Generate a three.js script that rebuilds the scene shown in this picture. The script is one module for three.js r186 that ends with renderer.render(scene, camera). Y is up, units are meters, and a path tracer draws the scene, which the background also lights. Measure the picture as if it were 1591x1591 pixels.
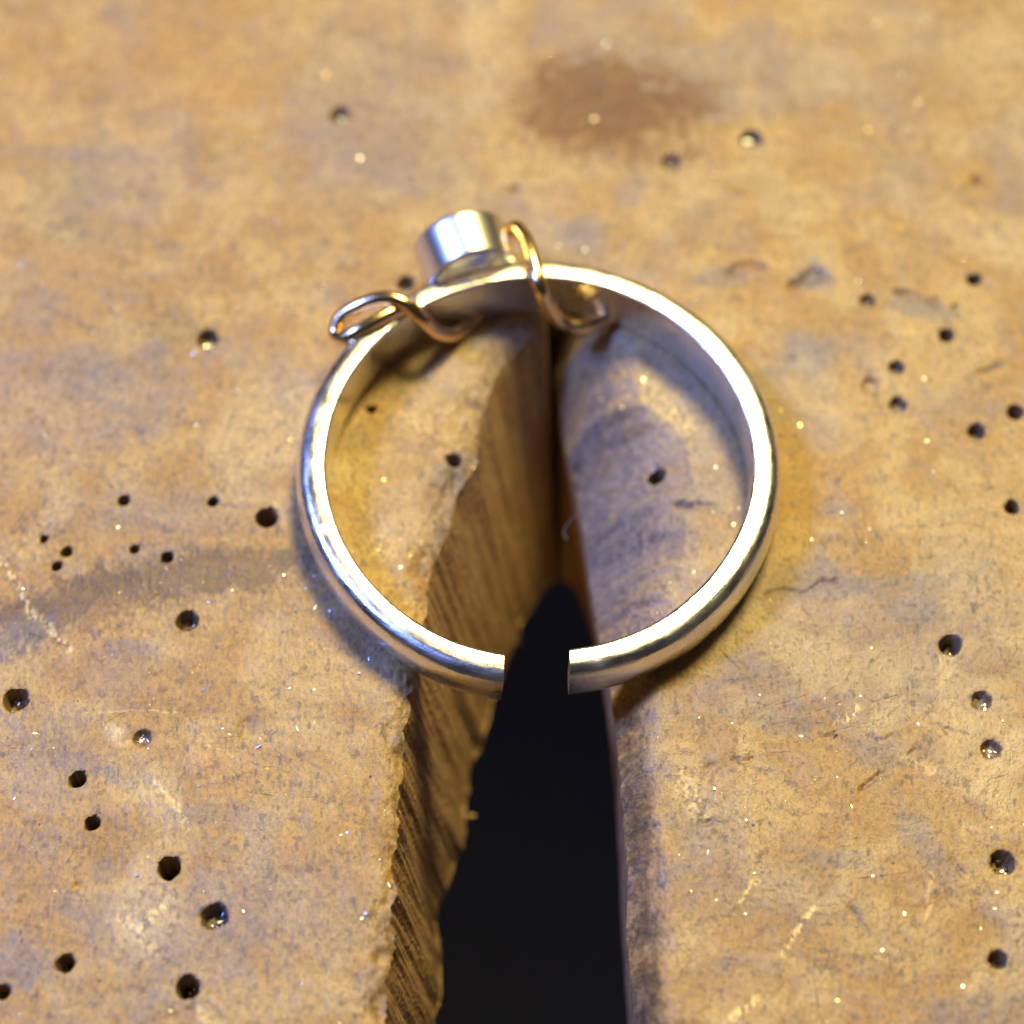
import * as THREE from 'three';
import { mergeGeometries } from 'three/addons/utils/BufferGeometryUtils.js';
import { RectAreaLightUniformsLib } from 'three/addons/lights/RectAreaLightUniformsLib.js';

// ---------------------------------------------------------------- camera, light, exposure
const MM = 0.001;                                   // everything below is measured in millimetres
const scene = new THREE.Scene();
scene.background = new THREE.Color().setRGB(0.026, 0.024, 0.026);   // the dim workshop around
const FOV = 28.4, DIST = 85, TILT = 29 * Math.PI / 180;
const camera = new THREE.PerspectiveCamera(FOV, 1, 0.004, 5);
camera.position.set(0, DIST * Math.cos(TILT) * MM, DIST * Math.sin(TILT) * MM);
camera.lookAt(0, 0, 0);
camera.focus = 0.0795;
camera.userData.fStop = 25;
const renderer = new THREE.WebGLRenderer();
renderer.toneMapping = THREE.LinearToneMapping;
renderer.toneMappingExposure = 0.94;
renderer.shadowMap.enabled = true;
RectAreaLightUniformsLib.init();

const LAMPS = {
  warm: { dir: [0.20, 1, -0.52], dist: 330, size: [78, 78], color: [1.0, 0.84, 0.36], power: 71 },
  cool: { dir: [-0.80, 1, -0.10], dist: 300, size: [56, 56], color: [0.20, 0.32, 1.0], power: 104 },
};

// ---------------------------------------------------------------- helpers
let seed = 12345;
const rnd = () => { seed = (seed * 1664525 + 1013904223) >>> 0; return seed / 4294967296; };
const rr = (a, b) => a + (b - a) * rnd();
const clamp = (v, a = 0, b = 1) => v < a ? a : v > b ? b : v;
const lerp = (a, b, t) => a + (b - a) * t;
const smooth = (a, b, v) => { const t = clamp((v - a) / (b - a)); return t * t * (3 - 2 * t); };
const hash = (x, y, s) => {
  let h = Math.imul(x, 374761393) ^ Math.imul(y, 668265263) ^ Math.imul(s, 2246822519);
  h = Math.imul(h ^ (h >>> 13), 1274126177); h ^= h >>> 16;
  return (h >>> 0) / 4294967296;
};
function vn(x, y, s) {                               // value noise 0..1
  const xi = Math.floor(x), yi = Math.floor(y);
  let fx = x - xi, fy = y - yi; fx = fx * fx * (3 - 2 * fx); fy = fy * fy * (3 - 2 * fy);
  const a = hash(xi, yi, s), b = hash(xi + 1, yi, s), c = hash(xi, yi + 1, s), d = hash(xi + 1, yi + 1, s);
  return a + (b - a) * fx + (c - a) * fy + (a - b - c + d) * fx * fy;
}
function fbm(x, y, s, o) { let v = 0, a = 0.5, n = 0; for (let i = 0; i < o; i++) { v += a * vn(x, y, s + i * 17); n += a; a *= 0.5; x = x * 2.03 + 7.1; y = y * 2.03 + 3.7; } return v / n; }

// a pixel of the 1591 px photograph -> the point where its line of sight meets the level h (mm)
const TF = Math.tan(FOV * Math.PI / 360), CY = DIST * Math.cos(TILT), CZ = DIST * Math.sin(TILT);
function at(px, py, h = 0) {
  const u = (px - 795.5) / 795.5 * TF, v = -(py - 795.5) / 795.5 * TF;
  const dy = -Math.cos(TILT) + v * Math.sin(TILT), dz = -Math.sin(TILT) - v * Math.cos(TILT);
  const t = (h - CY) / dy;
  return [u * t, h, CZ + dz * t];
}
const V = (p) => new THREE.Vector3(p[0] * MM, p[1] * MM, p[2] * MM);
function mesh(name, geo, mat, parent) {
  const m = new THREE.Mesh(geo, mat); m.name = name; m.castShadow = m.receiveShadow = true; parent.add(m); return m;
}
function thing(name, label, category) {
  const g = new THREE.Group(); g.name = name; g.userData = { label, category }; scene.add(g); return g;
}
function curve(points) {                             // x as a function of z, piecewise cubic (monotone enough)
  const p = points.map(q => [q[2], q[0]]).sort((a, b) => a[0] - b[0]);
  return (z) => {
    if (z <= p[0][0]) return p[0][1];
    const n = p.length;
    if (z >= p[n - 1][0]) { const a = p[n - 2], b = p[n - 1]; return b[1] + (z - b[0]) * (b[1] - a[1]) / (b[0] - a[0]) * 0.3; }
    let i = 0; while (p[i + 1][0] < z) i++;
    return lerp(p[i][1], p[i + 1][1], (z - p[i][0]) / (p[i + 1][0] - p[i][0]));
  };
}

// ---------------------------------------------------------------- floor far below the bench
{
  const g = new THREE.PlaneGeometry(6, 6); g.rotateX(-Math.PI / 2);
  const m = mesh('floor', g, new THREE.MeshStandardMaterial({ color: new THREE.Color().setRGB(0.16, 0.16, 0.22), roughness: 1 }), scene);
  m.position.y = -0.92; m.userData = { kind: 'structure', label: 'blue-grey floor far below, seen unlit through the slot', category: 'floor' };
}

// ---------------------------------------------------------------- bench peg: slot outline
const THICK = 12;
const Lt = curve([[850, 440], [846, 480], [826, 520], [790, 555], [768, 585], [752, 640], [745, 665], [735, 720], [712, 760], [698, 800], [688, 840], [670, 885], [664, 935], [655, 990], [640, 1040], [634, 1080], [634, 1111], [624, 1139], [629, 1160], [628, 1180], [622, 1220], [618, 1260], [618, 1312], [613, 1340], [620, 1389], [611, 1412], [611, 1458], [605, 1499], [600, 1541], [594, 1591], [585, 1700]].map(([x, y]) => at(x, y, -0.45)));
const Rt = curve([[853, 440], [855, 520], [864, 580], [876, 650], [888, 705], [904, 779], [916, 873], [926, 951], [938, 1000], [947, 1062], [954, 1095], [961, 1170], [971, 1280], [975, 1374], [974, 1452], [983, 1515], [989, 1591], [1000, 1700]].map(([x, y]) => at(x, y, y < 1000 ? -3.2 : -1.6)));
const Lb = curve([[868, 900], [846, 908], [836, 930], [811, 966], [794, 1011], [780, 1050], [767, 1083], [760, 1120], [749, 1152], [737, 1183], [726, 1205], [724, 1260], [722, 1281], [718, 1318], [708, 1333], [703, 1360], [695, 1381], [683, 1395], [677, 1412], [678, 1437], [685, 1478], [686, 1520], [687, 1551], [676, 1576], [672, 1591], [660, 1700]].map(([x, y]) => at(x, y, -THICK)));
const Rb = curve([[870, 900], [893, 914], [906, 945], [922, 990], [935, 1060], [946, 1120], [956, 1220], [962, 1330], [966, 1450], [976, 1591], [985, 1700]].map(([x, y]) => at(x, y, -THICK)));
const APEX_T = at(852, 450, 0)[2], APEX_B = at(869, 900, -THICK)[2], FRONT = 34, BACK = -44, SIDE = 37;

const zs = []; for (let z = APEX_T; z <= FRONT + 1e-6; z += 0.09) zs.push(z);
const ragL = (z) => (fbm(z * 1.3, 1.7, 31, 4) - 0.5) * 0.55 * smooth(APEX_T, APEX_T + 5, z) + (fbm(z * 6, 9.2, 33, 3) - 0.5) * 0.16;
const ragR = (z) => (fbm(z * 1.6, 4.1, 41, 4) - 0.5) * 0.20 * smooth(APEX_T, APEX_T + 5, z) + (fbm(z * 7, 2.2, 43, 3) - 0.5) * 0.06;
const topL = zs.map(z => [Lt(z) + ragL(z), z]), topR = zs.map(z => [Math.max(Rt(z) + ragR(z), Lt(z) + ragL(z) + 0.06), z]);

// nearest point of the slot outline: { side, d (>0 on the wood), q }
function nearest(poly, x, z) {
  const i0 = clamp(Math.round((z - APEX_T) / 0.09), 0, poly.length - 1);
  let best = 1e9, bx = 0, bz = 0;
  const span = 46;
  for (let i = Math.max(0, i0 - span); i < Math.min(poly.length - 1, i0 + span); i += 1) {
    const [ax, az] = poly[i], [cx, cz] = poly[i + 1];
    const ex = cx - ax, ez = cz - az, t = clamp(((x - ax) * ex + (z - az) * ez) / (ex * ex + ez * ez));
    const qx = ax + ex * t, qz = az + ez * t, d = (x - qx) ** 2 + (z - qz) ** 2;
    if (d < best) { best = d; bx = qx; bz = qz; }
  }
  return [Math.sqrt(best), bx, bz];
}
const edgeAt = (poly, z) => { const f = clamp((z - APEX_T) / 0.09, 0, poly.length - 1.001), i = Math.floor(f); return lerp(poly[i][0], poly[i + 1][0], f - i); };

// worn, rolled edges of the slot: [drop, width]
const wearL = (z) => [lerp(0.55, 0.30, smooth(-2, 7, z)) + 0.25 * smooth(-6, -9, z), lerp(1.6, 0.8, smooth(-2, 7, z))];
const wearR = (z) => [lerp(4.4, 1.9, smooth(0, 9, z)), lerp(4.3, 1.45, smooth(0, 9, z))];
function rollL(d, z) { const [D, W] = wearL(z), k = clamp(1 - d / W); return -D * k * k; }
function rollR(d, z) { const w0 = wearR(z), D = w0[0], W = w0[1] * (1 + (fbm(z * 0.55, 3.3, 47, 3) - 0.5) * 0.9), k = clamp(1 - d / W); return -D * Math.pow(k, lerp(2.0, 1.7, smooth(0, 9, z))); }

// drilled holes and dents: pixel x, y, radius, depth (mm), rubble inside
const HOLES = [
  [192, 778, 10, 1.6], [331, 781, 9, 1.6], [414, 805, 18, 1.3], [68, 837, 7, 1.4], [104, 857, 9, 1.6], [88, 880, 8, 1.5], [209, 853, 8, 1.2], [260, 866, 10, 1.6],
  [290, 965, 18, 0.75, 1], [25, 1088, 20, 0.9, 1], [221, 1146, 14, 0.35, 1], [384, 1131, 19, 0.10], [121, 1211, 13, 2.2], [144, 1279, 12, 2.2], [263, 1349, 19, 2.0],
  [333, 1423, 21, 0.8, 1], [101, 1496, 15, 1.5, 1], [291, 1534, 19, 1.4, 1], [4, 1541, 13, 1.2, 1], [527, 178, 16, 0.45, 1], [322, 525, 17, 0.6, 1], [630, 440, 14, 0.6],
  [577, 635, 8, 1.0], [1022, 728, 13, 1.2], [1167, 215, 17, 0.6, 1], [1042, 252, 15, 0.3], [1513, 435, 11, 1.5], [1348, 468, 12, 0.35], [1470, 521, 12, 1.1],
  [1393, 571, 13, 0.5], [1352, 598, 16, 0.25], [1395, 628, 14, 0.45], [1518, 670, 14, 0.6], [1578, 640, 13, 1.0], [1572, 788, 12, 2.0], [1477, 1002, 18, 1.0, 1],
  [1525, 1088, 16, 0.4, 1], [1540, 1164, 16, 0.4, 1], [1557, 1340, 20, 0.8, 1], [1550, 1491, 15, 0.8, 1], [800, 295, 10, 0.2], [1518, 281, 10, 0.25], [705, 712, 12, 0.7],
  [120, 1376, 7, 0.15], [700, 1500, 0, 0],
].filter(h => h[2] > 0).map(([px, py, r, dep, rub]) => {
  const p = at(px, py), q = at(px + r, py); return { x: p[0], z: p[2], r: q[0] - p[0], dep: dep > 1.05 && !rub ? dep * 1.9 : dep, rub: !!rub, px, py };
});
// scratched grooves and tears: pixel polyline, width mm, depth mm
const GROOVES = [
  [[1085, 436], [1180, 415], 0.34, 0.16], [[1095, 425], [1175, 410], 0.22, 0.12], [[1395, 459], [1482, 477], 0.30, 0.20], [[1235, 442], [1275, 425], 0.5, 0.16], [[1050, 783], [1110, 782], 0.20, 0.16],
  [[60, 470], [145, 515], 0.12, 0.05], [[200, 672], [300, 660], 0.12, 0.05], [[1190, 925], [1300, 905], 0.18, 0.08], [[1240, 1140], [1310, 1150], 0.14, 0.10], [[1310, 1150], [1395, 1143], 0.16, 0.10],
  [[1320, 1234], [1400, 1195], 0.14, 0.12], [[1400, 1195], [1425, 1160], 0.14, 0.10], [[1085, 1285], [1140, 1272], 0.12, 0.12], [[1140, 1175], [1200, 1195], 0.14, 0.10], [[1320, 1410], [1355, 1450], 0.16, 0.10],
  [[1460, 1290], [1510, 1390], 0.13, 0.08], [[640, 380], [672, 470], 0.10, 0.0], [[1330, 585], [1400, 560], 0.1, 0.03], [[1500, 585], [1555, 565], 0.22, 0.09], [[1290, 175], [1345, 190], 0.18, 0.08],
  [[0, 350], [300, 385], 0.2, 0.03], [[1040, 1205], [1120, 1195], 0.10, 0.06], [[1100, 1065], [1200, 1058], 0.10, 0.05], [[1430, 1120], [1480, 1133], 0.12, 0.08], [[905, 640], [893, 720], 0.16, 0.28], [[893, 720], [888, 780], 0.16, 0.3],
].map(([a, b, w, d]) => ({ a: at(...a), b: at(...b), w, d }));
function segDist(g, x, z) {
  const ex = g.b[0] - g.a[0], ez = g.b[2] - g.a[2], t = clamp(((x - g.a[0]) * ex + (z - g.a[2]) * ez) / (ex * ex + ez * ez));
  return [Math.hypot(x - g.a[0] - ex * t, z - g.a[2] - ez * t), t];
}
function height(x, z, side, d) {
  let h = (fbm(x * 0.08 + 3, z * 0.08, 5, 2) - 0.5) * 0.16 + (fbm(x * 0.45, z * 0.45, 6, 2) - 0.5) * 0.10 + (fbm(x * 1.8, z * 1.8, 8, 2) - 0.5) * 0.045;
  if (side) h += side < 0 ? rollL(d, z) : rollR(d, z);
  if (side < 0 && d < 1.6) {                         // torn, chipped lip on the file-worn side
    const k = smooth(1.6, 0.1, d) * smooth(-9, -3, z);
    h -= k * Math.max(0, fbm(x * 1.6, z * 1.1, 51, 3) - 0.48) * 0.8 + k * (fbm(x * 5, z * 3, 53, 2) - 0.5) * 0.09;
  }
  if (side > 0 && d < 3) h += smooth(3, 0.2, d) * (fbm(x * 4, z * 0.8, 57, 3) - 0.5) * 0.16;
  return h;
}

// ---------------------------------------------------------------- wood textures (colour, relief, gloss), in real millimetres
const TX0 = -27.5, TZ0 = -31, TSPAN = 55, TN = 2048;
function woodMaps() {
  const col = new Uint8Array(TN * TN * 4), bump = new Uint8Array(TN * TN * 4), orm = new Uint8Array(TN * TN * 4);
  const s8 = (v) => { v = clamp(v); return Math.round(255 * (v <= 0.0031308 ? 12.92 * v : 1.055 * Math.pow(v, 1 / 2.4) - 0.055)); };
  // stains, smudges, rubbed-in metal and other toned patches: [pixel x, y, radius x, radius y (px), turn deg, colour kind, strength]
  const blots = [
    [935, 158, 145, 74, 8, 'brown', 0.9], [1070, 152, 60, 38, 0, 'brown', 0.6], [960, 225, 120, 30, 12, 'brown', 0.4], [105, 310, 55, 70, 0, 'olive', 0.4], [60, 235, 220, 16, 3, 'grey', 0.3],
    [90, 945, 160, 52, -18, 'umber', 0.85], [300, 890, 220, 46, -6, 'umber', 0.75], [20, 990, 70, 36, -20, 'grey', 0.5], [250, 800, 190, 55, 0, 'grey', 0.30], [240, 855, 90, 20, -4, 'grey', 0.35],  // first two blots: a soft dark brown arc across the left, colour only
    [1380, 250, 200, 16, 35, 'olive', 0.35], [1480, 350, 140, 40, 45, 'pale', 0.35], [1200, 300, 22, 95, -14, 'olive', 0.35], [905, 365, 45, 30, 0, 'grey', 0.6], [1265, 430, 30, 26, 0, 'grey', 0.7],
    [1250, 545, 55, 36, 25, 'grey', 0.6], [1130, 430, 60, 20, -10, 'grey', 0.55], [1430, 480, 60, 14, 12, 'grey', 0.6], [1300, 790, 45, 18, 0, 'grey', 0.55], [1330, 910, 170, 22, -4, 'grey', 0.5],
    [1420, 950, 60, 28, 0, 'grey', 0.45], [1230, 1125, 70, 26, 10, 'grey', 0.4], [1290, 1335, 55, 18, 0, 'grey', 0.45], [1370, 1170, 90, 28, 10, 'grey', 0.4], [1500, 1130, 120, 150, 0, 'pale', 0.35],
    [1440, 1320, 30, 90, -25, 'grey', 0.45], [1220, 1400, 120, 60, 0, 'grey', 0.25], [1130, 1200, 60, 30, 0, 'orange', 0.35], [1500, 1255, 70, 18, 30, 'orange', 0.55], [1290, 1270, 70, 50, 0, 'orange', 0.35],
    [30, 1490, 60, 60, 0, 'grey', 0.6], [75, 1180, 90, 80, 0, 'grey', 0.3], [125, 1185, 60, 20, 8, 'grey', 0.4], [175, 1205, 40, 12, 25, 'grey', 0.5], [70, 1310, 40, 30, 0, 'grey', 0.35], [330, 1265, 110, 26, 6, 'grey', 0.35],
    [410, 1310, 24, 60, 10, 'grey', 0.3], [480, 1400, 120, 90, 0, 'grey', 0.28], [160, 1350, 30, 22, 0, 'grey', 0.4], [150, 1440, 26, 26, 0, 'grey', 0.4], [360, 1190, 90, 40, 0, 'orange', 0.25],
    [230, 1420, 60, 110, 15, 'pale', 0.45], [250, 1230, 40, 60, -30, 'pale', 0.4], [180, 1140, 26, 20, 0, 'pale', 0.7], [590, 1390, 20, 60, 0, 'pale', 0.3], [470, 1130, 90, 60, 0, 'pale', 0.25],
    [1010, 740, 120, 210, 8, 'grey', 0.45], [960, 800, 50, 200, 6, 'grey', 0.6], [915, 700, 40, 240, 6, 'grey', 0.65], [992, 1250, 20, 330, -2, 'umber', 0.35], [1015, 1130, 26, 60, 0, 'grey', 0.2], [1010, 1420, 20, 26, 0, 'umber', 0.8], [1005, 1560, 20, 60, 10, 'umber', 0.6],
    [1004, 1500, 22, 34, 0, 'umber', 0.5], [1000, 1280, 18, 70, 0, 'umber', 0.4], [635, 1150, 26, 22, 0, 'grey', 0.6], [610, 1440, 26, 40, 0, 'grey', 0.5], [585, 1530, 30, 40, 0, 'grey', 0.4],
    [560, 1000, 60, 30, 35, 'umber', 0.3], [700, 740, 36, 30, 0, 'grey', 0.5], [690, 840, 26, 40, 0, 'grey', 0.45], [1240, 760, 45, 150, 0, 'orange', 0.25], [430, 650, 120, 160, 0, 'pale', 0.22],
    [240, 100, 260, 120, 0, 'orange', 0.25], [1450, 80, 220, 110, 0, 'grey', 0.20], [610, 120, 190, 90, 10, 'grey', 0.18], [760, 60, 60, 150, 0, 'pale', 0.35], [560, 270, 150, 90, 0, 'grey', 0.2],
    [40, 620, 120, 120, 0, 'orange', 0.22], [150, 1000, 60, 90, 40, 'orange', 0.4], [270, 510, 45, 40, 0, 'umber', 0.4], [240, 545, 30, 22, 0, 'grey', 0.45], [130, 580, 80, 50, 0, 'grey', 0.35],
  ].map(b => { const p = at(b[0], b[1]), qx = at(b[0] + b[2], b[1]), qz = at(b[0], b[1] + b[3]); const a = b[4] * Math.PI / 180; return { x: p[0], z: p[2], rx: qx[0] - p[0], rz: qz[2] - p[2], c: Math.cos(a), s: Math.sin(a), kind: b[5], k: b[6] }; });
  const kinds = { brown: [0.175, 0.064, 0.020], olive: [0.30, 0.235, 0.115], grey: [0.230, 0.200, 0.182], umber: [0.150, 0.090, 0.045], pale: [0.60, 0.46, 0.24], orange: [0.45, 0.24, 0.08] };
  // brass and silver rubbed into the wood
  const rubs = [
    [[0, 868], [50, 958], 0.32, 0.9], [[68, 962], [106, 1008], 0.30, 0.9], [[240, 1210], [288, 1275], 0.26, 0.7], [[215, 1440], [262, 1400], 0.34, 0.75], [[190, 1420], [240, 1480], 0.5, 0.6], [[1175, 1364], [1152, 1403], 0.16, 0.8],
    [[1262, 1409], [1217, 1483], 0.24, 0.8], [[1171, 1553], [1124, 1591], 0.34, 0.8], [[1329, 1100], [1303, 1130], 0.34, 0.7], [[1403, 1178], [1462, 1208], 0.5, 0.45], [[1060, 1210], [1090, 1260], 0.9, 0.5], [[170, 1130], [192, 1150], 0.5, 0.6],
    [[300, 1560], [330, 1591], 0.3, 0.7], [[130, 1105], [270, 1108], 0.08, 0.6], [[320, 1155], [370, 1180], 0.1, 0.5], [[1450, 1360], [1440, 1430], 0.16, 0.5], [[560, 640], [515, 700], 0.25, 0.5], [[640, 640], [690, 690], 1.3, 0.35], [[985, 580], [1060, 660], 1.2, 0.4],
    [[0, 350], [320, 388], 0.16, 0.4], [[1500, 330], [1560, 390], 0.2, 0.4], [[1170, 395], [1240, 430], 0.12, 0.5], [[560, 760], [600, 860], 0.8, 0.25], [[1120, 960], [1060, 1000], 0.5, 0.2],
  ].map(([a, b, w, k]) => ({ a: at(...a), b: at(...b), w, k }));
  const cell = TSPAN / TN;
  const scratch = new Float32Array(TN * TN);           // fine tool marks, light and dark, broken along their length
  for (let k = 0; k < 420; k++) {
    let x = rr(0, TN), z = rr(0, TN), a = rnd() < 0.55 ? rr(-0.35, 0.25) : rr(0, 3.14), bend = rr(-0.0016, 0.0016);
    const n = Math.floor(rr(18, 95) * (rnd() < 0.10 ? 2.2 : 1)), w = rr(0.5, 1.5), amp = (rnd() < 0.45 ? 1 : -1) * rr(0.25, 1), sd = k + 300;
    for (let t = 0; t < n; t++) {
      const q = amp * smooth(0, 14, t) * smooth(n, n - 14, t) * smooth(0.30, 0.55, vn(t * 0.10, 0.5, sd));
      for (let dz = -2; dz <= 2; dz++) for (let dx = -2; dx <= 2; dx++) {
        const ix = Math.floor(x) + dx, iz = Math.floor(z) + dz; if (ix < 0 || iz < 0 || ix >= TN || iz >= TN) continue;
        const d = Math.hypot(ix + 0.5 - x, iz + 0.5 - z), v = q * clamp(w + 0.5 - d); const o = iz * TN + ix;
        if (Math.abs(v) > Math.abs(scratch[o])) scratch[o] = v;
      }
      x += Math.cos(a); z += Math.sin(a); a += bend;
    }
  }
  for (let j = 0; j < TN; j++) for (let i = 0; i < TN; i++) {
    const x = TX0 + (i + 0.5) * cell, z = TZ0 + (j + 0.5) * cell, o = (j * TN + i) * 4;
    const wx = x + (fbm(x * 0.5, z * 0.5, 61, 2) - 0.5) * 2.2, wz = z + (fbm(x * 0.5, z * 0.5, 63, 2) - 0.5) * 2.2;
    const big = fbm(wx * 0.16, wz * 0.16, 71, 3), mid = fbm(wx * 0.62, wz * 0.55, 73, 4), sm = fbm(wx * 2.3, wz * 1.9, 75, 3);
    const fine = fbm(x * 7.5, z * 5.2, 77, 3), dash = vn(x * 15 + z * 1.0, z * 4.0 - x * 0.4, 79), grit = hash(i >> 1, j >> 1, 81);
    let r = 0.455, g = 0.278, b = 0.090;
    let k = smooth(0.44, 0.66, mid) * 0.65; r = lerp(r, 0.42, k); g = lerp(g, 0.235, k); b = lerp(b, 0.070, k);                    // honey
    k = clamp(smooth(0.50, 0.70, big) * 0.42 + smooth(0.53, 0.70, sm) * 0.28); r = lerp(r, 0.275, k); g = lerp(g, 0.225, k); b = lerp(b, 0.195, k);   // greyed by handling
    k = smooth(0.50, 0.34, mid) * 0.4; r = lerp(r, 0.54, k); g = lerp(g, 0.36, k); b = lerp(b, 0.140, k);                           // pale, freshly worn
    let rough = 0.56 + (mid - 0.5) * 0.3, metal = 0;
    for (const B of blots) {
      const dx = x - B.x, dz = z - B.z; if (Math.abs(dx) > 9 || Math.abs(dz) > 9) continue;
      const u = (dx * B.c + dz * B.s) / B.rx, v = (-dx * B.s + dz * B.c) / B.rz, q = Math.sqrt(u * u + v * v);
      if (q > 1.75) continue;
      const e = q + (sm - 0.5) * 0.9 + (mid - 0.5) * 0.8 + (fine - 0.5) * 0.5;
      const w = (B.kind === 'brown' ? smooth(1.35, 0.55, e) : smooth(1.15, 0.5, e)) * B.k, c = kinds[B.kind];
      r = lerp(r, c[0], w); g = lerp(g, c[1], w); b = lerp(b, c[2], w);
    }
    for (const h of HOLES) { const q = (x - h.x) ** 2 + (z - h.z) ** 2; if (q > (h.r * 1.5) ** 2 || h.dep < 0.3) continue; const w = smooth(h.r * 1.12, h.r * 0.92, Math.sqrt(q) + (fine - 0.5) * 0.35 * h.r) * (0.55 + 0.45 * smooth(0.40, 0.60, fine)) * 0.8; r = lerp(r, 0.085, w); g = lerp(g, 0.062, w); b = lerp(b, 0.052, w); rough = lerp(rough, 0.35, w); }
    const gl = fbm(x * 0.30 + wz * 0.04, wz * 2.6 - x * 0.25, 87, 3), sc = scratch[j * TN + i];
    const f = 1 + (fine - 0.5) * 0.70 + (dash - 0.5) * 0.20 + (grit - 0.5) * 0.24 + (gl - 0.5) * 0.30 + sc * 0.24;
    r *= f; g *= f; b *= f * (1 + (grit - 0.5) * 0.1);
    k = smooth(0.66, 0.78, fbm(x * 4.6, z * 3.2, 83, 3)) * 0.55; r = lerp(r, 0.12, k); g = lerp(g, 0.09, k); b = lerp(b, 0.075, k);            // pores and pricks
    let relief = 0.5 + (fine - 0.5) * 0.45 + (dash - 0.5) * 0.06 + (grit - 0.5) * 0.12 + (sm - 0.5) * 0.5 + (gl - 0.5) * 0.25 - Math.abs(sc) * 0.35;
    for (const G of GROOVES) {
      if (Math.abs(x - G.a[0]) > 10 || Math.abs(z - G.a[2]) > 10) continue;
      const [d] = segDist(G, x + (sm - 0.5) * 0.5, z + (mid - 0.5) * 0.7); if (d > G.w) continue;
      const w = smooth(G.w, G.w * 0.2, d + (fine - 0.5) * 0.5 * G.w + (dash - 0.5) * 0.4 * G.w) * 0.4 * smooth(0.38, 0.58, fbm(x * 1.4, z * 1.4, 84, 2)); r = lerp(r, 0.13, w); g = lerp(g, 0.11, w); b = lerp(b, 0.105, w); relief -= w * 0.35;
    }
    for (const R of rubs) {
      if (Math.abs(x - R.a[0]) > 10 || Math.abs(z - R.a[2]) > 10) continue;
      const [d] = segDist(R, x + (sm - 0.5) * 0.4, z + (mid - 0.5) * 0.4); if (d > R.w * 1.4) continue;
      const w = smooth(R.w, R.w * 0.2, d + (fine - 0.45) * 0.5 * R.w + (dash - 0.5) * 0.2 * R.w) * R.k * 0.75 * smooth(0.40, 0.62, fine);
      r = lerp(r, 0.72, w); g = lerp(g, 0.58, w); b = lerp(b, 0.28, w); metal = Math.max(metal, w * 0.75); rough = lerp(rough, 0.42, w);
    }
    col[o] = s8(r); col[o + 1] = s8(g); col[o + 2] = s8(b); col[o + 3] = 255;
    const v = Math.round(255 * clamp(relief)); bump[o] = bump[o + 1] = bump[o + 2] = v; bump[o + 3] = 255;
    orm[o] = 255; orm[o + 1] = Math.round(255 * clamp(rough + (fine - 0.5) * 0.3, 0.25, 1)); orm[o + 2] = Math.round(255 * metal); orm[o + 3] = 255;
  }
  const tex = (d, srgb) => { const t = new THREE.DataTexture(d, TN, TN, THREE.RGBAFormat); t.magFilter = THREE.LinearFilter; t.minFilter = THREE.LinearFilter; t.wrapS = t.wrapT = THREE.MirroredRepeatWrapping; if (srgb) t.colorSpace = THREE.SRGBColorSpace; t.needsUpdate = true; return t; };
  return { map: tex(col, true), bumpMap: tex(bump), orm: tex(orm) };
}
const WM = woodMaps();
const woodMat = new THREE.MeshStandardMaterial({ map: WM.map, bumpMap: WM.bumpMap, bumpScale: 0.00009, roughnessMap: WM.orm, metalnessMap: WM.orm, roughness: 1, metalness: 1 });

// slot wall: brown fibrous flank with streaks down the cut
function wallMaps() {
  const W = 1024, H = 512, col = new Uint8Array(W * H * 4), bump = new Uint8Array(W * H * 4);      // 51.2 mm along, 12 mm deep
  const s8 = (v) => { v = clamp(v); return Math.round(255 * (v <= 0.0031308 ? 12.92 * v : 1.055 * Math.pow(v, 1 / 2.4) - 0.055)); };
  for (let j = 0; j < H; j++) for (let i = 0; i < W; i++) {
    const s = i / W * 51.2, t = j / H * 12, o = (j * W + i) * 4;
    const a = fbm(s * 2.2 + t * 0.10, t * 0.28, 91, 3), c = fbm(s * 7.5 + t * 0.25, t * 0.7, 93, 3), f = fbm(s * 9, t * 6.5, 95, 3), p = fbm(s * 0.7, t * 0.6, 97, 3);
    let r = 0.47, g = 0.262, b = 0.105;
    let k = smooth(0.50, 0.70, a) * 0.5; r = lerp(r, 0.22, k); g = lerp(g, 0.125, k); b = lerp(b, 0.052, k);
    k = smooth(0.56, 0.74, c) * 0.35; r = lerp(r, 0.13, k); g = lerp(g, 0.075, k); b = lerp(b, 0.038, k);
    k = smooth(0.52, 0.36, c) * 0.45; r = lerp(r, 0.52, k); g = lerp(g, 0.37, k); b = lerp(b, 0.17, k);
    k = smooth(0.55, 0.7, p) * 0.4; r = lerp(r, 0.38, k); g = lerp(g, 0.22, k); b = lerp(b, 0.07, k);
    const m = 1.04 + (f - 0.5) * 0.8; r *= m; g *= m; b *= m;
    col[o] = s8(r); col[o + 1] = s8(g); col[o + 2] = s8(b); col[o + 3] = 255;
    const v = Math.round(255 * clamp(0.5 + (c - 0.5) * 0.4 + (f - 0.5) * 1.0)); bump[o] = bump[o + 1] = bump[o + 2] = v; bump[o + 3] = 255;
  }
  const tex = (d, srgb) => { const t = new THREE.DataTexture(d, W, H, THREE.RGBAFormat); t.magFilter = THREE.LinearFilter; t.wrapS = t.wrapT = THREE.MirroredRepeatWrapping; if (srgb) t.colorSpace = THREE.SRGBColorSpace; t.needsUpdate = true; return t; };
  return { map: tex(col, true), bumpMap: tex(bump) };
}
const KM = wallMaps();
const wallMat = new THREE.MeshStandardMaterial({ map: KM.map, bumpMap: KM.bumpMap, bumpScale: 0.00005, roughness: 0.85, metalness: 0 });

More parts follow.
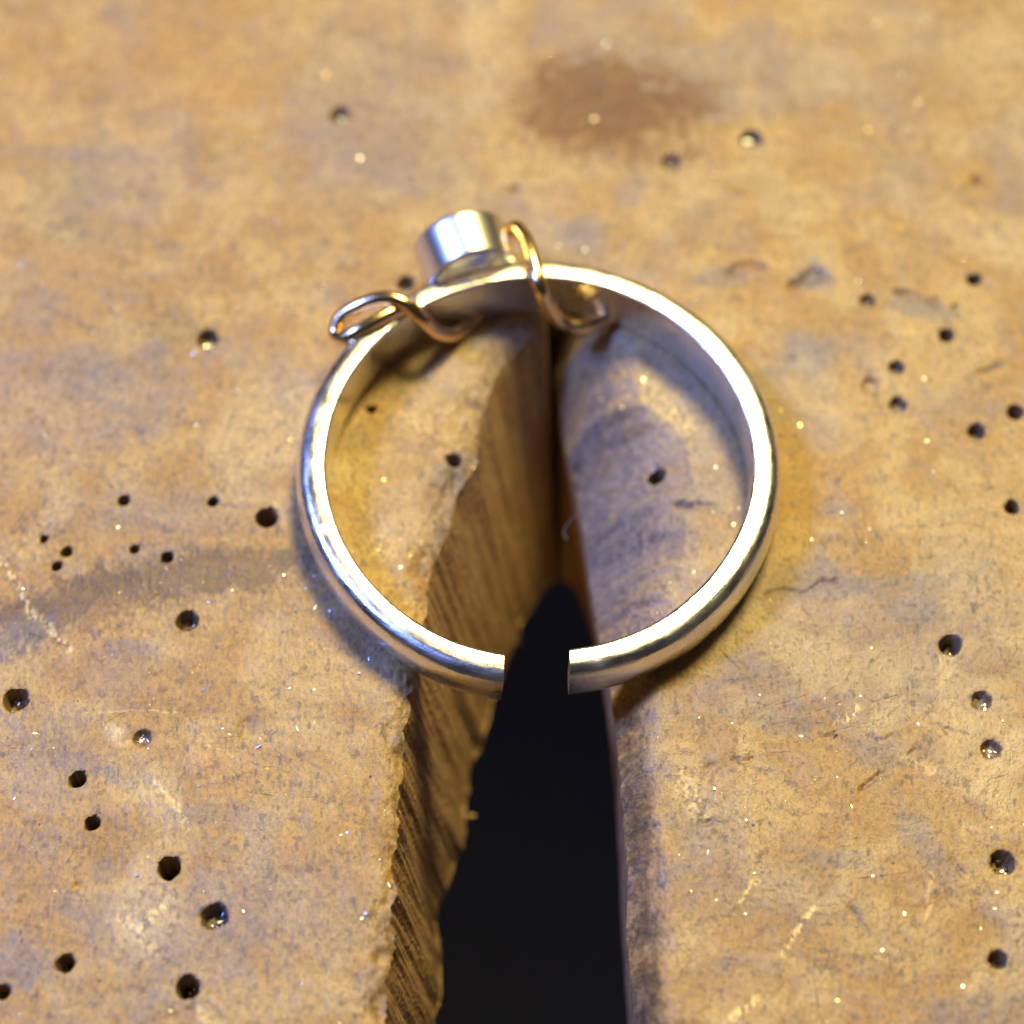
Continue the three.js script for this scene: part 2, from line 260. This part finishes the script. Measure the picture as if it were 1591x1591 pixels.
// ---------------------------------------------------------------- bench peg
const peg = thing('bench_peg', 'worn honey-coloured wooden bench peg with tapering slot and drilled holes', 'bench peg');
const wearHoles = HOLES;
{
  const axis = (lo, hi, flo, fhi, fine) => {
    const a = []; let v = lo, st = 1.2;
    while (v < flo) { a.push(v); v += clamp((flo - v) * 0.25, fine, st); }
    for (v = flo; v <= fhi; v += fine) a.push(v);
    v = fhi + fine; while (v < hi) { a.push(v); v += clamp((v - fhi) * 0.25, fine, st); }
    a.push(hi); return a;
  };
  const F = 0.09, xs = axis(-SIDE, SIDE, -25.5, 25.5, F), zz = axis(BACK, FRONT, -27.5, 21.5, F);
  const nx = xs.length, nz = zz.length, pos = new Float32Array(nx * nz * 3), uv = new Float32Array(nx * nz * 2), keep = new Uint8Array(nx * nz), orgD = new Float32Array(nx * nz);
  const bins = new Map();                             // holes by 2 mm bins
  for (const h of wearHoles) for (let a = Math.floor((h.x - 1.2) / 2); a <= Math.floor((h.x + 1.2) / 2); a++) for (let b = Math.floor((h.z - 1.2) / 2); b <= Math.floor((h.z + 1.2) / 2); b++) { const k = a * 1000 + b; if (!bins.has(k)) bins.set(k, []); bins.get(k).push(h); }
  const snap = F * 0.75;
  for (let j = 0; j < nz; j++) for (let i = 0; i < nx; i++) {
    let x = xs[i], z = zz[j]; const id = j * nx + i;
    let side = 0, d = 9; keep[id] = 1; orgD[id] = 9;
    const xl = edgeAt(topL, z), xr = edgeAt(topR, z);
    if (z > APEX_T - 4.5 && x > xl - 4.5 && x < xr + 4.5) {
      const nl = nearest(topL, x, z), nr = nearest(topR, x, z);
      side = nl[0] < nr[0] ? -1 : 1; const n = side < 0 ? nl : nr;
      const inside = z > APEX_T && x > xl && x < xr;
      d = inside ? -n[0] : n[0]; orgD[id] = d;
      if (Math.abs(d) < snap) { x = n[1]; z = n[2]; d = 0; } else if (d < 0) { keep[id] = 0; continue; }
      if (z <= APEX_T + 1e-6 && d > 0) { const l = rollL(d, z), r = rollR(d, z); side = l < r ? 1 : -1; }
    }
    let drop = 0;
    const list = bins.get(Math.floor(x / 2) * 1000 + Math.floor(z / 2));
    if (list && d > 0.2) for (const h of list) {
      const dx = x - h.x, dz = z - h.z, q = Math.hypot(dx, dz), an = Math.atan2(dz, dx);
      const r = h.r * (1 + (fbm(Math.cos(an) * 1.6 + h.x, Math.sin(an) * 1.6 + h.z, 99, 2) - 0.5) * 0.34);
      if (q > r + 0.35) continue;
      const soft = h.dep < 0.3;
      if (soft) { drop = Math.min(drop, -h.dep * smooth(r, r * 0.55, q)); continue; }
      if (Math.abs(q - r) < F * 0.7) { const f = q > 1e-6 ? r / q : 1; x = h.x + dx * f; z = h.z + dz * f; drop = Math.min(drop, -0.03); }
      else if (q < r) {
        const floor = h.rub ? h.dep * (0.55 + 0.75 * fbm(x * 5, z * 5, 101, 2)) : h.dep * (0.9 + 0.2 * fbm(x * 4, z * 4, 103, 2));
        drop = Math.min(drop, -floor * (h.dep < 0.6 ? smooth(r, r * 0.6, q) * 0.4 + 0.6 : 1));
      } else drop = Math.max(drop, 0.035 * smooth(r + 0.3, r, q) * (h.dep > 0.5 ? 1 : 0.4) * (fbm(x * 3, z * 3, 105, 2) * 2 - 0.4));
    }
    if (!list || drop === 0) for (const G of GROOVES) {
      if (!G.d || Math.abs(x - G.a[0]) > 9 || Math.abs(z - G.a[2]) > 9) continue;
      const [q] = segDist(G, x + (fbm(x * 1.5, z * 1.5, 107, 2) - 0.5) * 0.5, z + (fbm(x * 1.5, z * 1.5, 109, 2) - 0.5) * 0.6);
      if (q < G.w) drop = Math.min(drop, -G.d * smooth(G.w, 0, q) * 1.5 * smooth(0.35, 0.65, fbm(x * 1.6, z * 1.6, 106, 2)));
    }
    const y = height(x, z, side, Math.max(d, 0)) + drop;
    pos[id * 3] = x * MM; pos[id * 3 + 1] = y * MM; pos[id * 3 + 2] = z * MM;
    uv[id * 2] = (x - TX0) / TSPAN; uv[id * 2 + 1] = (z - TZ0) / TSPAN;
  }
  const idx = [];
  for (let j = 0; j < nz - 1; j++) for (let i = 0; i < nx - 1; i++) {
    const a = j * nx + i, b = a + 1, c = a + nx, e = c + 1;
    for (const [p, q, r] of [[a, c, b], [b, c, e]]) {
      if (!keep[p] || !keep[q] || !keep[r]) continue;
      const n0 = (Math.abs(orgD[p]) < snap) + (Math.abs(orgD[q]) < snap) + (Math.abs(orgD[r]) < snap);
      if (n0 === 3 && orgD[p] + orgD[q] + orgD[r] < 0) continue;
      idx.push(p, q, r);
    }
  }
  const map = new Int32Array(nx * nz).fill(-1); let n = 0; for (const k of idx) if (map[k] < 0) map[k] = n++;
  const P = new Float32Array(n * 3), U = new Float32Array(n * 2);
  for (let k = 0; k < nx * nz; k++) if (map[k] >= 0) { P.set(pos.subarray(k * 3, k * 3 + 3), map[k] * 3); U.set(uv.subarray(k * 2, k * 2 + 2), map[k] * 2); }
  const g = new THREE.BufferGeometry();
  g.setAttribute('position', new THREE.BufferAttribute(P, 3)); g.setAttribute('uv', new THREE.BufferAttribute(U, 2)); g.setIndex(idx.map(k => map[k])); g.computeVertexNormals();
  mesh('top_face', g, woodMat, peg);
}
// flanks of the slot
const botZ = (z) => z + (APEX_B - APEX_T) * Math.exp(-(z - APEX_T) / 8.2);
function flank(side) {
  const top = side < 0 ? topL : topR, bx = side < 0 ? Lb : Rb, n = top.length, m = 64, P = [], U = [], I = [];
  for (let i = 0; i < n; i++) {
    const [x0, z0] = top[i], y0 = height(x0, z0, side, 0), z1 = botZ(z0), x1 = bx(z1) + (side < 0 ? (fbm(z1 * 2.2, 0, 111, 4) - 0.5) * 0.45 : 0);
    for (let j = 0; j <= m; j++) {
      const t = j / m, tt = side < 0 ? t : t;
      let x = lerp(x0, x1, tt), y = lerp(y0, -THICK, t), z = lerp(z0, z1, t);
      const dep = -y, k = smooth(0, 0.06, t) * smooth(1, 0.97, t) * smooth(APEX_T + 0.2, APEX_T + 4, z0);
      const gr = fbm(z0 * 0.9 + dep * 0.06, dep * 0.10, 121, 2), fi = fbm(z0 * 3.2 + dep * 0.12, dep * 0.22, 123, 3), tear = Math.max(0, fbm(z0 * 2.0, dep * 0.16, 125, 2) - 0.58);
      const amp = side < 0 ? 1 : 0.35;
      x += side * k * amp * ((gr - 0.5) * 0.22 + (fi - 0.5) * 0.05 + tear * 0.28 + (fbm(z0 * 4.5, dep * 2.6, 127, 3) - 0.5) * 0.05);
      P.push(x * MM, y * MM, z * MM); U.push((z0 - APEX_T) / 51.2, dep / 12);
    }
  }
  for (let i = 0; i < n - 1; i++) for (let j = 0; j < m; j++) { const a = i * (m + 1) + j, b = a + 1, c = a + m + 1, e = c + 1; if (side < 0) I.push(a, c, b, b, c, e); else I.push(a, b, c, b, e, c); }
  const g = new THREE.BufferGeometry(); g.setAttribute('position', new THREE.Float32BufferAttribute(P, 3)); g.setAttribute('uv', new THREE.Float32BufferAttribute(U, 2)); g.setIndex(I); g.computeVertexNormals();
  return g;
}
mesh('slot_flank', flank(-1), wallMat, peg);
mesh('slot_flank', flank(1), wallMat, peg);
{ // underside and outer sides
  const P = [], I = [];
  const quad = (a, b, c, d) => { const k = P.length / 3; for (const p of [a, b, c, d]) P.push(p[0] * MM, p[1] * MM, p[2] * MM); I.push(k, k + 1, k + 2, k, k + 2, k + 3); };
  const T = -THICK;
  quad([-SIDE, T, BACK], [SIDE, T, BACK], [SIDE, T, APEX_B], [-SIDE, T, APEX_B]);
  for (let z = APEX_B; z < FRONT - 1e-6; z += 0.5) {
    const z1 = Math.min(z + 0.5, FRONT);
    quad([-SIDE, T, z], [Lb(z), T, z], [Lb(z1), T, z1], [-SIDE, T, z1]); quad([Rb(z), T, z], [SIDE, T, z], [SIDE, T, z1], [Rb(z1), T, z1]);
  }
  const hi = -0.02;
  quad([-SIDE, T, BACK], [-SIDE, hi, BACK], [SIDE, hi, BACK], [SIDE, T, BACK]);
  quad([-SIDE, T, BACK], [-SIDE, T, FRONT], [-SIDE, hi, FRONT], [-SIDE, hi, BACK]); quad([SIDE, T, FRONT], [SIDE, T, BACK], [SIDE, hi, BACK], [SIDE, hi, FRONT]);
  quad([-SIDE, T, FRONT], [Lb(FRONT), T, FRONT], [topL[topL.length - 1][0], -0.2, FRONT], [-SIDE, hi, FRONT]); quad([Rb(FRONT), T, FRONT], [SIDE, T, FRONT], [SIDE, hi, FRONT], [topR[topR.length - 1][0], -0.5, FRONT]);
  const g = new THREE.BufferGeometry(); g.setAttribute('position', new THREE.Float32BufferAttribute(P, 3)); g.setAttribute('uv', new THREE.Float32BufferAttribute(new Array(P.length / 3 * 2).fill(0.3), 2)); g.setIndex(I); g.computeVertexNormals();
  mesh('underside', g, wallMat, peg);
}
const nub = new THREE.SphereGeometry(0.13 * MM, 12, 8); nub.scale(1.5, 0.8, 0.9); nub.translate(...V(at(733, 1268, -11.7)).toArray());
{ // splintered fibres standing off the file-torn flank
  const parts = [nub];
  for (let k = 0; k < 34; k++) {
    const z0 = rr(-6, 21), t = k < 14 ? rr(0.0, 0.10) : k < 28 ? rr(0.97, 1.0) : rr(0.1, 0.6), z1 = botZ(z0);
    const x = lerp(edgeAt(topL, z0), Lb(z1), t), y = lerp(-0.4, -THICK, t), z = lerp(z0, z1, t), len = rr(0.12, 0.36);
    const c = new THREE.CatmullRomCurve3([[x - 0.12, y, z], [x + len * 0.2, y - len * 0.35, z + rr(0, 0.1)], [x + len * rr(0.25, 0.6), y - len * rr(0.8, 1.3), z + rr(0, 0.25)]].map(V));
    const g = new THREE.TubeGeometry(c, 5, rr(0.014, 0.035) * MM, 5); parts.push(g);
  }
  const m = mesh('wood_fibre', mergeGeometries(parts), new THREE.MeshStandardMaterial({ color: new THREE.Color().setRGB(0.48, 0.33, 0.15), roughness: 0.8 }), peg); m.userData.kind = 'stuff';
}

// ---------------------------------------------------------------- the ring
const silver = (() => {                               // satin silver with fine lengthways polishing lines
  const W = 1024, H = 128, d = new Uint8Array(W * H * 4), q = new Uint8Array(W * H * 4);
  for (let j = 0; j < H; j++) for (let i = 0; i < W; i++) {
    const o = (j * W + i) * 4, v = 0.5 + (fbm(i * 0.02, j * 0.9, 131, 3) - 0.5) * 0.5 + (fbm(i * 0.12, j * 0.25, 133, 3) - 0.5) * 0.6;
    d[o] = d[o + 1] = d[o + 2] = Math.round(255 * clamp(v)); d[o + 3] = 255;
    const r = 0.30 + (fbm(i * 0.03, j * 0.12, 135, 3) - 0.5) * 0.28; q[o] = q[o + 2] = 255; q[o + 1] = Math.round(255 * clamp(r)); q[o + 3] = 255;
  }
  const tx = (a) => { const t = new THREE.DataTexture(a, W, H, THREE.RGBAFormat); t.magFilter = THREE.LinearFilter; t.wrapS = t.wrapT = THREE.RepeatWrapping; t.needsUpdate = true; return t; };
  return new THREE.MeshStandardMaterial({ color: new THREE.Color().setRGB(0.92, 0.90, 0.86), metalness: 1, roughness: 1, roughnessMap: tx(q), bumpMap: tx(d), bumpScale: 0.000015 });
})();
const polished = new THREE.MeshStandardMaterial({ color: new THREE.Color().setRGB(0.90, 0.87, 0.80), metalness: 1, roughness: 0.34 });
const gold = new THREE.MeshStandardMaterial({ color: new THREE.Color().setRGB(0.95, 0.66, 0.33), metalness: 1, roughness: 0.2 });
const ring = thing('finger_ring', 'cut-open silver finger ring with cup setting and gold wire lying across the slot', 'ring');
const RI = 8.78, TH = 1.28, BH = 1.2;                   // inner radius, thickness, half the band's width
const RC = at(837, 730, 1.2);                         // centre of the band
ring.position.set(RC[0] * MM, 0.02 * MM, RC[2] * MM);
ring.rotation.x = 0.018;                              // the wire underneath lifts the back a little
const MID = BH;                                       // local height of the middle of the band
const XL = at(783, 1010, 2.4)[0] - RC[0], XR = at(885, 1006, 2.4)[0] - RC[0];      // the two sawn ends
{ // band: flat inside, rounded outside, sawn through at the front
  const prof = [];
  const c = 0.16;
  for (let k = 0; k <= 4; k++) { const a = Math.PI + Math.PI / 2 * (k / 4); prof.push([c + c * Math.cos(a), -BH + c + c * Math.sin(a)]); }
  for (let k = 0; k <= 22; k++) { const a = -Math.PI / 2 + Math.PI * k / 22, n = 2 / 2.6; const cx = Math.cos(a), sy = Math.sin(a); prof.push([0.46 + (TH - 0.46) * Math.pow(Math.max(cx, 0), n), BH * Math.sign(sy) * Math.pow(Math.abs(sy), n)]); }
  for (let k = 0; k <= 4; k++) { const a = Math.PI / 2 + Math.PI / 2 * (k / 4); prof.push([c + c * Math.cos(a), BH - c + c * Math.sin(a)]); }
  const np = prof.length, N = 360, a0 = Math.asin(XR / 9.4), a1 = 2 * Math.PI + Math.asin(XL / 9.4), P = [], U = [], I = [];
  for (let i = 0; i <= N; i++) {
    const a = lerp(a0, a1, i / N), s = Math.sin(a), co = Math.cos(a);   // a = 0 is the front, growing to the right
    const w = (fbm(i * 0.02, 0, 141, 2) - 0.5) * 0.11 + 0.22 * smooth(N - 70, N, i), th = 1 + (fbm(i * 0.025, 5, 143, 2) - 0.5) * 0.10, hh = 1 + (fbm(i * 0.02, 9, 145, 2) - 0.5) * 0.08 + 0.06 * smooth(0.2, -1, co);
    for (let k = 0; k <= np; k++) {
      const [pr, py] = prof[k % np], r = RI + w + pr * th;
      const xe = i === 0 ? XR + 0.01 * py : i === N ? XL + 0.07 * (py - BH) : r * s;
      P.push(xe * MM, (MID + py * hh) * MM, r * co * MM); U.push(a * 9.5 / 24, k / np);
    }
  }
  const st = np + 1;
  for (let i = 0; i < N; i++) for (let k = 0; k < np; k++) { const A = i * st + k, B = A + 1, C = A + st, D = C + 1; I.push(A, C, B, B, C, D); }
  for (const e of [0, N]) {
    const base = P.length / 3; let cx = 0, cy = 0, cz = 0;
    for (let k = 0; k < np; k++) { const o = (e * st + k) * 3; P.push(P[o], P[o + 1], P[o + 2]); U.push(k / np, 0.1); cx += P[o] / np; cy += P[o + 1] / np; cz += P[o + 2] / np; }
    P.push(cx, cy, cz); U.push(0.5, 0.5);
    for (let k = 0; k < np; k++) { const q = (k + 1) % np; e === 0 ? I.push(base + k, base + q, base + np) : I.push(base + q, base + k, base + np); }
  }
  const g = new THREE.BufferGeometry(); g.setAttribute('position', new THREE.Float32BufferAttribute(P, 3)); g.setAttribute('uv', new THREE.Float32BufferAttribute(U, 2)); g.setIndex(I); g.computeVertexNormals();
  mesh('band', g, silver, ring);
}
{ // cup setting, a tapered tube standing outwards from the back of the band
  const prof = [[1.68, 0.0], [1.94, 0.0], [2.00, 0.06], [2.12, 1.75], [2.12, 1.95], [2.06, 2.03], [1.92, 2.03], [1.82, 1.95], [1.74, 1.2], [1.42, 1.15], [1.40, 1.0], [1.62, 0.9], [1.62, 0.06], [1.68, 0.0]].map(([r, y]) => new THREE.Vector2(r * MM, y * MM));
  const g = new THREE.LatheGeometry(prof, 96), cp = g.attributes.position;
  for (let i = 0; i < cp.count; i++) { const x = cp.getX(i), z = cp.getZ(i), a = Math.atan2(z, x), f = 1 + (fbm(Math.cos(a) * 1.3 + 4, Math.sin(a) * 1.3 + 2, 161, 2) - 0.5) * 0.06; cp.setXYZ(i, x * f, cp.getY(i) * (1 + (fbm(Math.cos(a) * 1.5, Math.sin(a) * 1.5 + 7, 163, 2) - 0.5) * 0.10), z * f); }
  g.computeVertexNormals();
  const m = mesh('cup_setting', g, polished, ring);
  const A = -17 * Math.PI / 180;                      // from straight back, towards the left
  const dir = new THREE.Vector3(Math.sin(A), 0.06, -Math.cos(A)).normalize();
  m.quaternion.setFromUnitVectors(new THREE.Vector3(0, 1, 0), dir);
  m.position.set(9.62 * Math.sin(A) * MM, (MID + 0.85) * MM, -9.62 * Math.cos(A) * MM);
  // solder that joins cup and band
  const sg = new THREE.SphereGeometry(0.62 * MM, 20, 12); sg.scale(1.5, 1.0, 0.7);
  const s = mesh('solder_joint', sg, silver, ring); s.position.set(9.95 * Math.sin(A) * MM, (MID - 0.2) * MM, -9.95 * Math.cos(A) * MM); s.rotation.y = -A;
}
{ // gold wire wound round the band either side of the cup
  ring.updateMatrixWorld(true); const inv = ring.matrixWorld.clone().invert();
  const W = [[668, 440, 0.3], [655, 452, 1.5], [634, 472, 2.65], [598, 491, 2.85], [560, 512, 2.7], [534, 525, 2.35], [522, 519, 2.2], [528, 495, 2.5], [558, 475, 2.95], [599, 463, 3.25], [632, 473, 3.15], [656, 496, 2.6], [680, 516, 1.5], [706, 519, 0.5], [738, 494, 0.0], [764, 440, -0.1], [784, 392, 0.4], [791, 364, 1.9], [801, 353, 2.9], [816, 370, 3.1], [829, 408, 3.15], [839, 446, 2.9], [852, 476, 1.9], [873, 500, 1.0], [902, 507, 0.7], [930, 500, 0.45], [956, 488, 0.1], [974, 470, -0.05]];
  const pts = W.map(([x, y, h]) => V(at(x, y, h)).applyMatrix4(inv));
  mesh('wound_wire', new THREE.TubeGeometry(new THREE.CatmullRomCurve3(pts, false, 'centripetal'), 320, 0.33 * MM, 14), gold, ring);
}

// ---------------------------------------------------------------- metal filings strewn over the wood
const groundAt = (x, z) => {
  let side = 0, d = 9; const xl = edgeAt(topL, z), xr = edgeAt(topR, z);
  if (z > APEX_T) { if (x > xl && x < xr) return null; if (x <= xl) { side = -1; d = xl - x; } else { side = 1; d = x - xr; } }
  let y = height(x, z, side, d);
  for (const h of HOLES) { const q = Math.hypot(x - h.x, z - h.z); if (q < h.r * 0.85) y -= h.rub ? h.dep * (0.55 + 0.75 * fbm(x * 5, z * 5, 101, 2)) : h.dep; else if (q < h.r * 1.2) return null; }
  return y;
};
{
  const spots = [];
  const named = [[507, 246, 0.16, 1], [474, 323, 0.13], [496, 347, 0.09], [221, 18, 0.18], [298, 517, 0.14], [325, 529, 0.14], [300, 550, 0.15], [273, 490, 0.1], [145, 516, 0.12], [370, 608, 0.15], [393, 595, 0.12], [338, 596, 0.11], [305, 661, 0.12], [398, 598, 0.1, 1], [456, 491, 0.11], [421, 534, 0.1, 1], [514, 500, 0.1], [270, 722, 0.13], [172, 755, 0.14], [155, 782, 0.12], [271, 737, 0.09, 1], [463, 820, 0.12], [441, 894, 0.09], [186, 922, 0.11, 1], [243, 922, 0.12, 1], [475, 915, 0.09], [163, 1023, 0.09], [316, 1072, 0.1], [462, 1133, 0.16], [401, 1161, 0.15], [460, 950, 0.12], [490, 945, 0.13], [512, 950, 0.12], [573, 1024, 0.11], [558, 1046, 0.13], [450, 1070, 0.14], [1003, 137, 0.15], [923, 185, 0.14], [1052, 183, 0.14, 1], [1348, 202, 0.14, 1], [1310, 231, 0.16, 1], [1437, 30, 0.12], [882, 360, 0.13, 1], [909, 388, 0.14], [1110, 272, 0.1], [845, 268, 0.14], [740, 220, 0.1], [560, 246, 0.1], [721, 275, 0.1], [1388, 674, 0.13], [1410, 680, 0.1], [1440, 685, 0.1], [1450, 732, 0.08], [1243, 660, 0.12, 1], [1214, 636, 0.1, 1], [1308, 796, 0.09], [1351, 822, 0.09], [1110, 1226, 0.11], [1169, 1280, 0.12], [1100, 1324, 0.1], [1159, 1275, 0.09], [1245, 1144, 0.11], [1299, 1140, 0.12], [1386, 1156, 0.1], [1389, 1226, 0.13], [1172, 1357, 0.1], [1158, 1420, 0.08], [1169, 1420, 0.08], [1356, 1361, 0.09], [1387, 1340, 0.09], [1405, 1420, 0.1], [1330, 1440, 0.09], [1496, 1533, 0.09], [1349, 1580, 0.1], [1426, 1125, 0.09], [1558, 1120, 0.09], [596, 745, 0.12, 1], [622, 882, 0.12], [588, 855, 0.1, 1], [634, 853, 0.1], [668, 586, 0.13], [686, 600, 0.12], [630, 617, 0.11], [600, 575, 0.11, 1], [612, 580, 0.11, 1], [1112, 726, 0.12], [1040, 905, 0.11], [1078, 889, 0.09], [1148, 790, 0.12], [1140, 815, 0.12, 1], [1000, 590, 0.13], [880, 615, 0.1], [590, 1335, 0.1], [575, 1205, 0.1], [578, 1330, 0.08], [604, 1372, 0.12], [568, 1420, 0.13], [85, 1385, 0.09], [212, 1360, 0.12], [98, 1265, 0.09], [55, 1140, 0.1], [84, 1163, 0.08], [1546, 1412, 0.1], [1180, 1080, 0.09], [1530, 1400, 0.08]];
  for (const [px, py, r, au] of named) { const p = at(px, py); const y = groundAt(p[0], p[2]); if (y !== null) spots.push([p[0], y, p[2], r, au]); }
  for (let k = 0; k < 1700; k++) {
    const px = rr(-60, 1650), py = rr(-60, 1650), p = at(px, py), near = Math.exp(-(((px - 560) / 500) ** 2 + ((py - 800) / 520) ** 2));
    if (rnd() > 0.38 + 0.5 * near) continue;
    const y = groundAt(p[0], p[2]); if (y === null) continue;
    spots.push([p[0], y, p[2], 0.024 + 0.075 * Math.pow(rnd(), 3), rnd() < 0.35]);
  }
  for (const h of HOLES) if (h.rub) for (let k = 0; k < 9; k++) { const a = rr(0, 6.283), q = h.r * 0.75 * Math.sqrt(rnd()), x = h.x + Math.cos(a) * q, z = h.z + Math.sin(a) * q, y = groundAt(x, z); if (y !== null) spots.push([x, y, z, rr(0.05, 0.13), rnd() < 0.2]); }
  const g0 = new THREE.CylinderGeometry(0.75, 1.05, 1, 5).toNonIndexed(); g0.computeVertexNormals();
  const im = new THREE.InstancedMesh(g0, new THREE.MeshStandardMaterial({ color: 0xffffff, metalness: 1, roughness: 0.36 }), spots.length);
  const m4 = new THREE.Matrix4(), q = new THREE.Quaternion(), e = new THREE.Euler(), c = new THREE.Color();
  spots.forEach(([x, y, z, r, au], k) => {
    e.set(rr(-0.3, 0.3), rr(0, 6.28), rr(-0.3, 0.3)); q.setFromEuler(e); r *= 0.72; const long = rnd() < 0.35 ? rr(1.3, 2.1) : rr(0.8, 1.2);
    m4.compose(new THREE.Vector3(x * MM, (y + r * 0.3) * MM, z * MM), q, new THREE.Vector3(r * long * MM, r * 0.42 * MM, r / long * rr(0.7, 1.1) * MM));
    im.setMatrixAt(k, m4); im.setColorAt(k, au ? c.setRGB(0.95, 0.72, 0.36) : c.setRGB(0.92, 0.91, 0.90));
  });
  im.name = 'metal_filings'; im.castShadow = im.receiveShadow = true;
  im.userData = { kind: 'stuff', label: 'tiny silver and gold metal filings strewn over the bench peg', category: 'filings' };
  scene.add(im);
}
{ // a curl of lint in the slot
  const c = new THREE.CatmullRomCurve3([[905, 800, -1.6], [890, 805, -2.2], [880, 818, -2.6], [876, 830, -2.8], [881, 838, -2.8]].map(p => V(at(...p))));
  const l = mesh('lint_fibre', new THREE.TubeGeometry(c, 24, 0.022 * MM, 6), new THREE.MeshStandardMaterial({ color: new THREE.Color().setRGB(0.22, 0.19, 0.17), roughness: 0.8 }), scene);
  l.userData = { label: 'thin curled lint fibre clinging inside the slot', category: 'lint' };
}

// ---------------------------------------------------------------- the two lamps over the bench
function lamp(name, label, L) {
  const g = thing(name, label, 'lamp');
  const dir = new THREE.Vector3(...L.dir).normalize(), p = dir.clone().multiplyScalar(L.dist * MM);
  g.position.copy(p); g.lookAt(0, 0, 0);              // +z of the group looks at the work
  const w = L.size[0] * MM, h = L.size[1] * MM;
  const shell = new THREE.MeshStandardMaterial({ color: new THREE.Color().setRGB(0.05, 0.05, 0.055), roughness: 0.5 });
  const frame = new THREE.Shape(); const o = w / 2 + 0.008; frame.moveTo(-o, -o); frame.lineTo(o, -o); frame.lineTo(o, o); frame.lineTo(-o, o); frame.closePath();
  const sg = new THREE.ExtrudeGeometry(frame, { depth: 0.022, bevelEnabled: true, bevelSize: 0.003, bevelThickness: 0.003, bevelSegments: 3 }); sg.translate(0, 0, -0.030);
  mesh('housing', sg, shell, g);
  const dm = new THREE.MeshStandardMaterial({ color: 0xffffff, roughness: 0.6, emissive: new THREE.Color().setRGB(...L.color), emissiveIntensity: 2 });
  const dg = new THREE.BoxGeometry(w, h, 0.003); dg.translate(0, 0, -0.0025); mesh('lamp_diffuser', dg, dm, g);
  const hl = 0.105, ho = w / 2 + 0.007, hood = [];         // deep unseen hood, added to keep lamp light off the floor
  for (const [cx, cy, sx, sy] of [[0, ho + 0.001, 2 * ho + 0.004, 0.002], [0, -ho - 0.001, 2 * ho + 0.004, 0.002], [ho + 0.001, 0, 0.002, 2 * ho], [-ho - 0.001, 0, 0.002, 2 * ho]]) { const b = new THREE.BoxGeometry(sx, sy, hl); b.translate(cx, cy, hl / 2 - 0.004); hood.push(b); }
  mesh('added_hood', mergeGeometries(hood), shell, g);
  const arm = new THREE.CatmullRomCurve3([[0, 0, -0.03], [0, 0.02, -0.08], [0, 0.10, -0.14], [0, 0.22, -0.16]].map(v => new THREE.Vector3(...v)));
  mesh('lamp_arm', new THREE.TubeGeometry(arm, 24, 0.007, 12), shell, g);
  const light = new THREE.RectAreaLight(new THREE.Color().setRGB(...L.color), L.power, w, h);
  light.name = name + '_glow'; light.position.copy(p).addScaledVector(dir, -0.0005); light.lookAt(0, 0, 0); scene.add(light);
}
lamp('warm_bench_lamp', 'square warm-white bench lamp above and behind the peg', LAMPS.warm);
lamp('cool_bench_lamp', 'square cold-white bench lamp beside the peg', LAMPS.cool);

renderer.render(scene, camera);
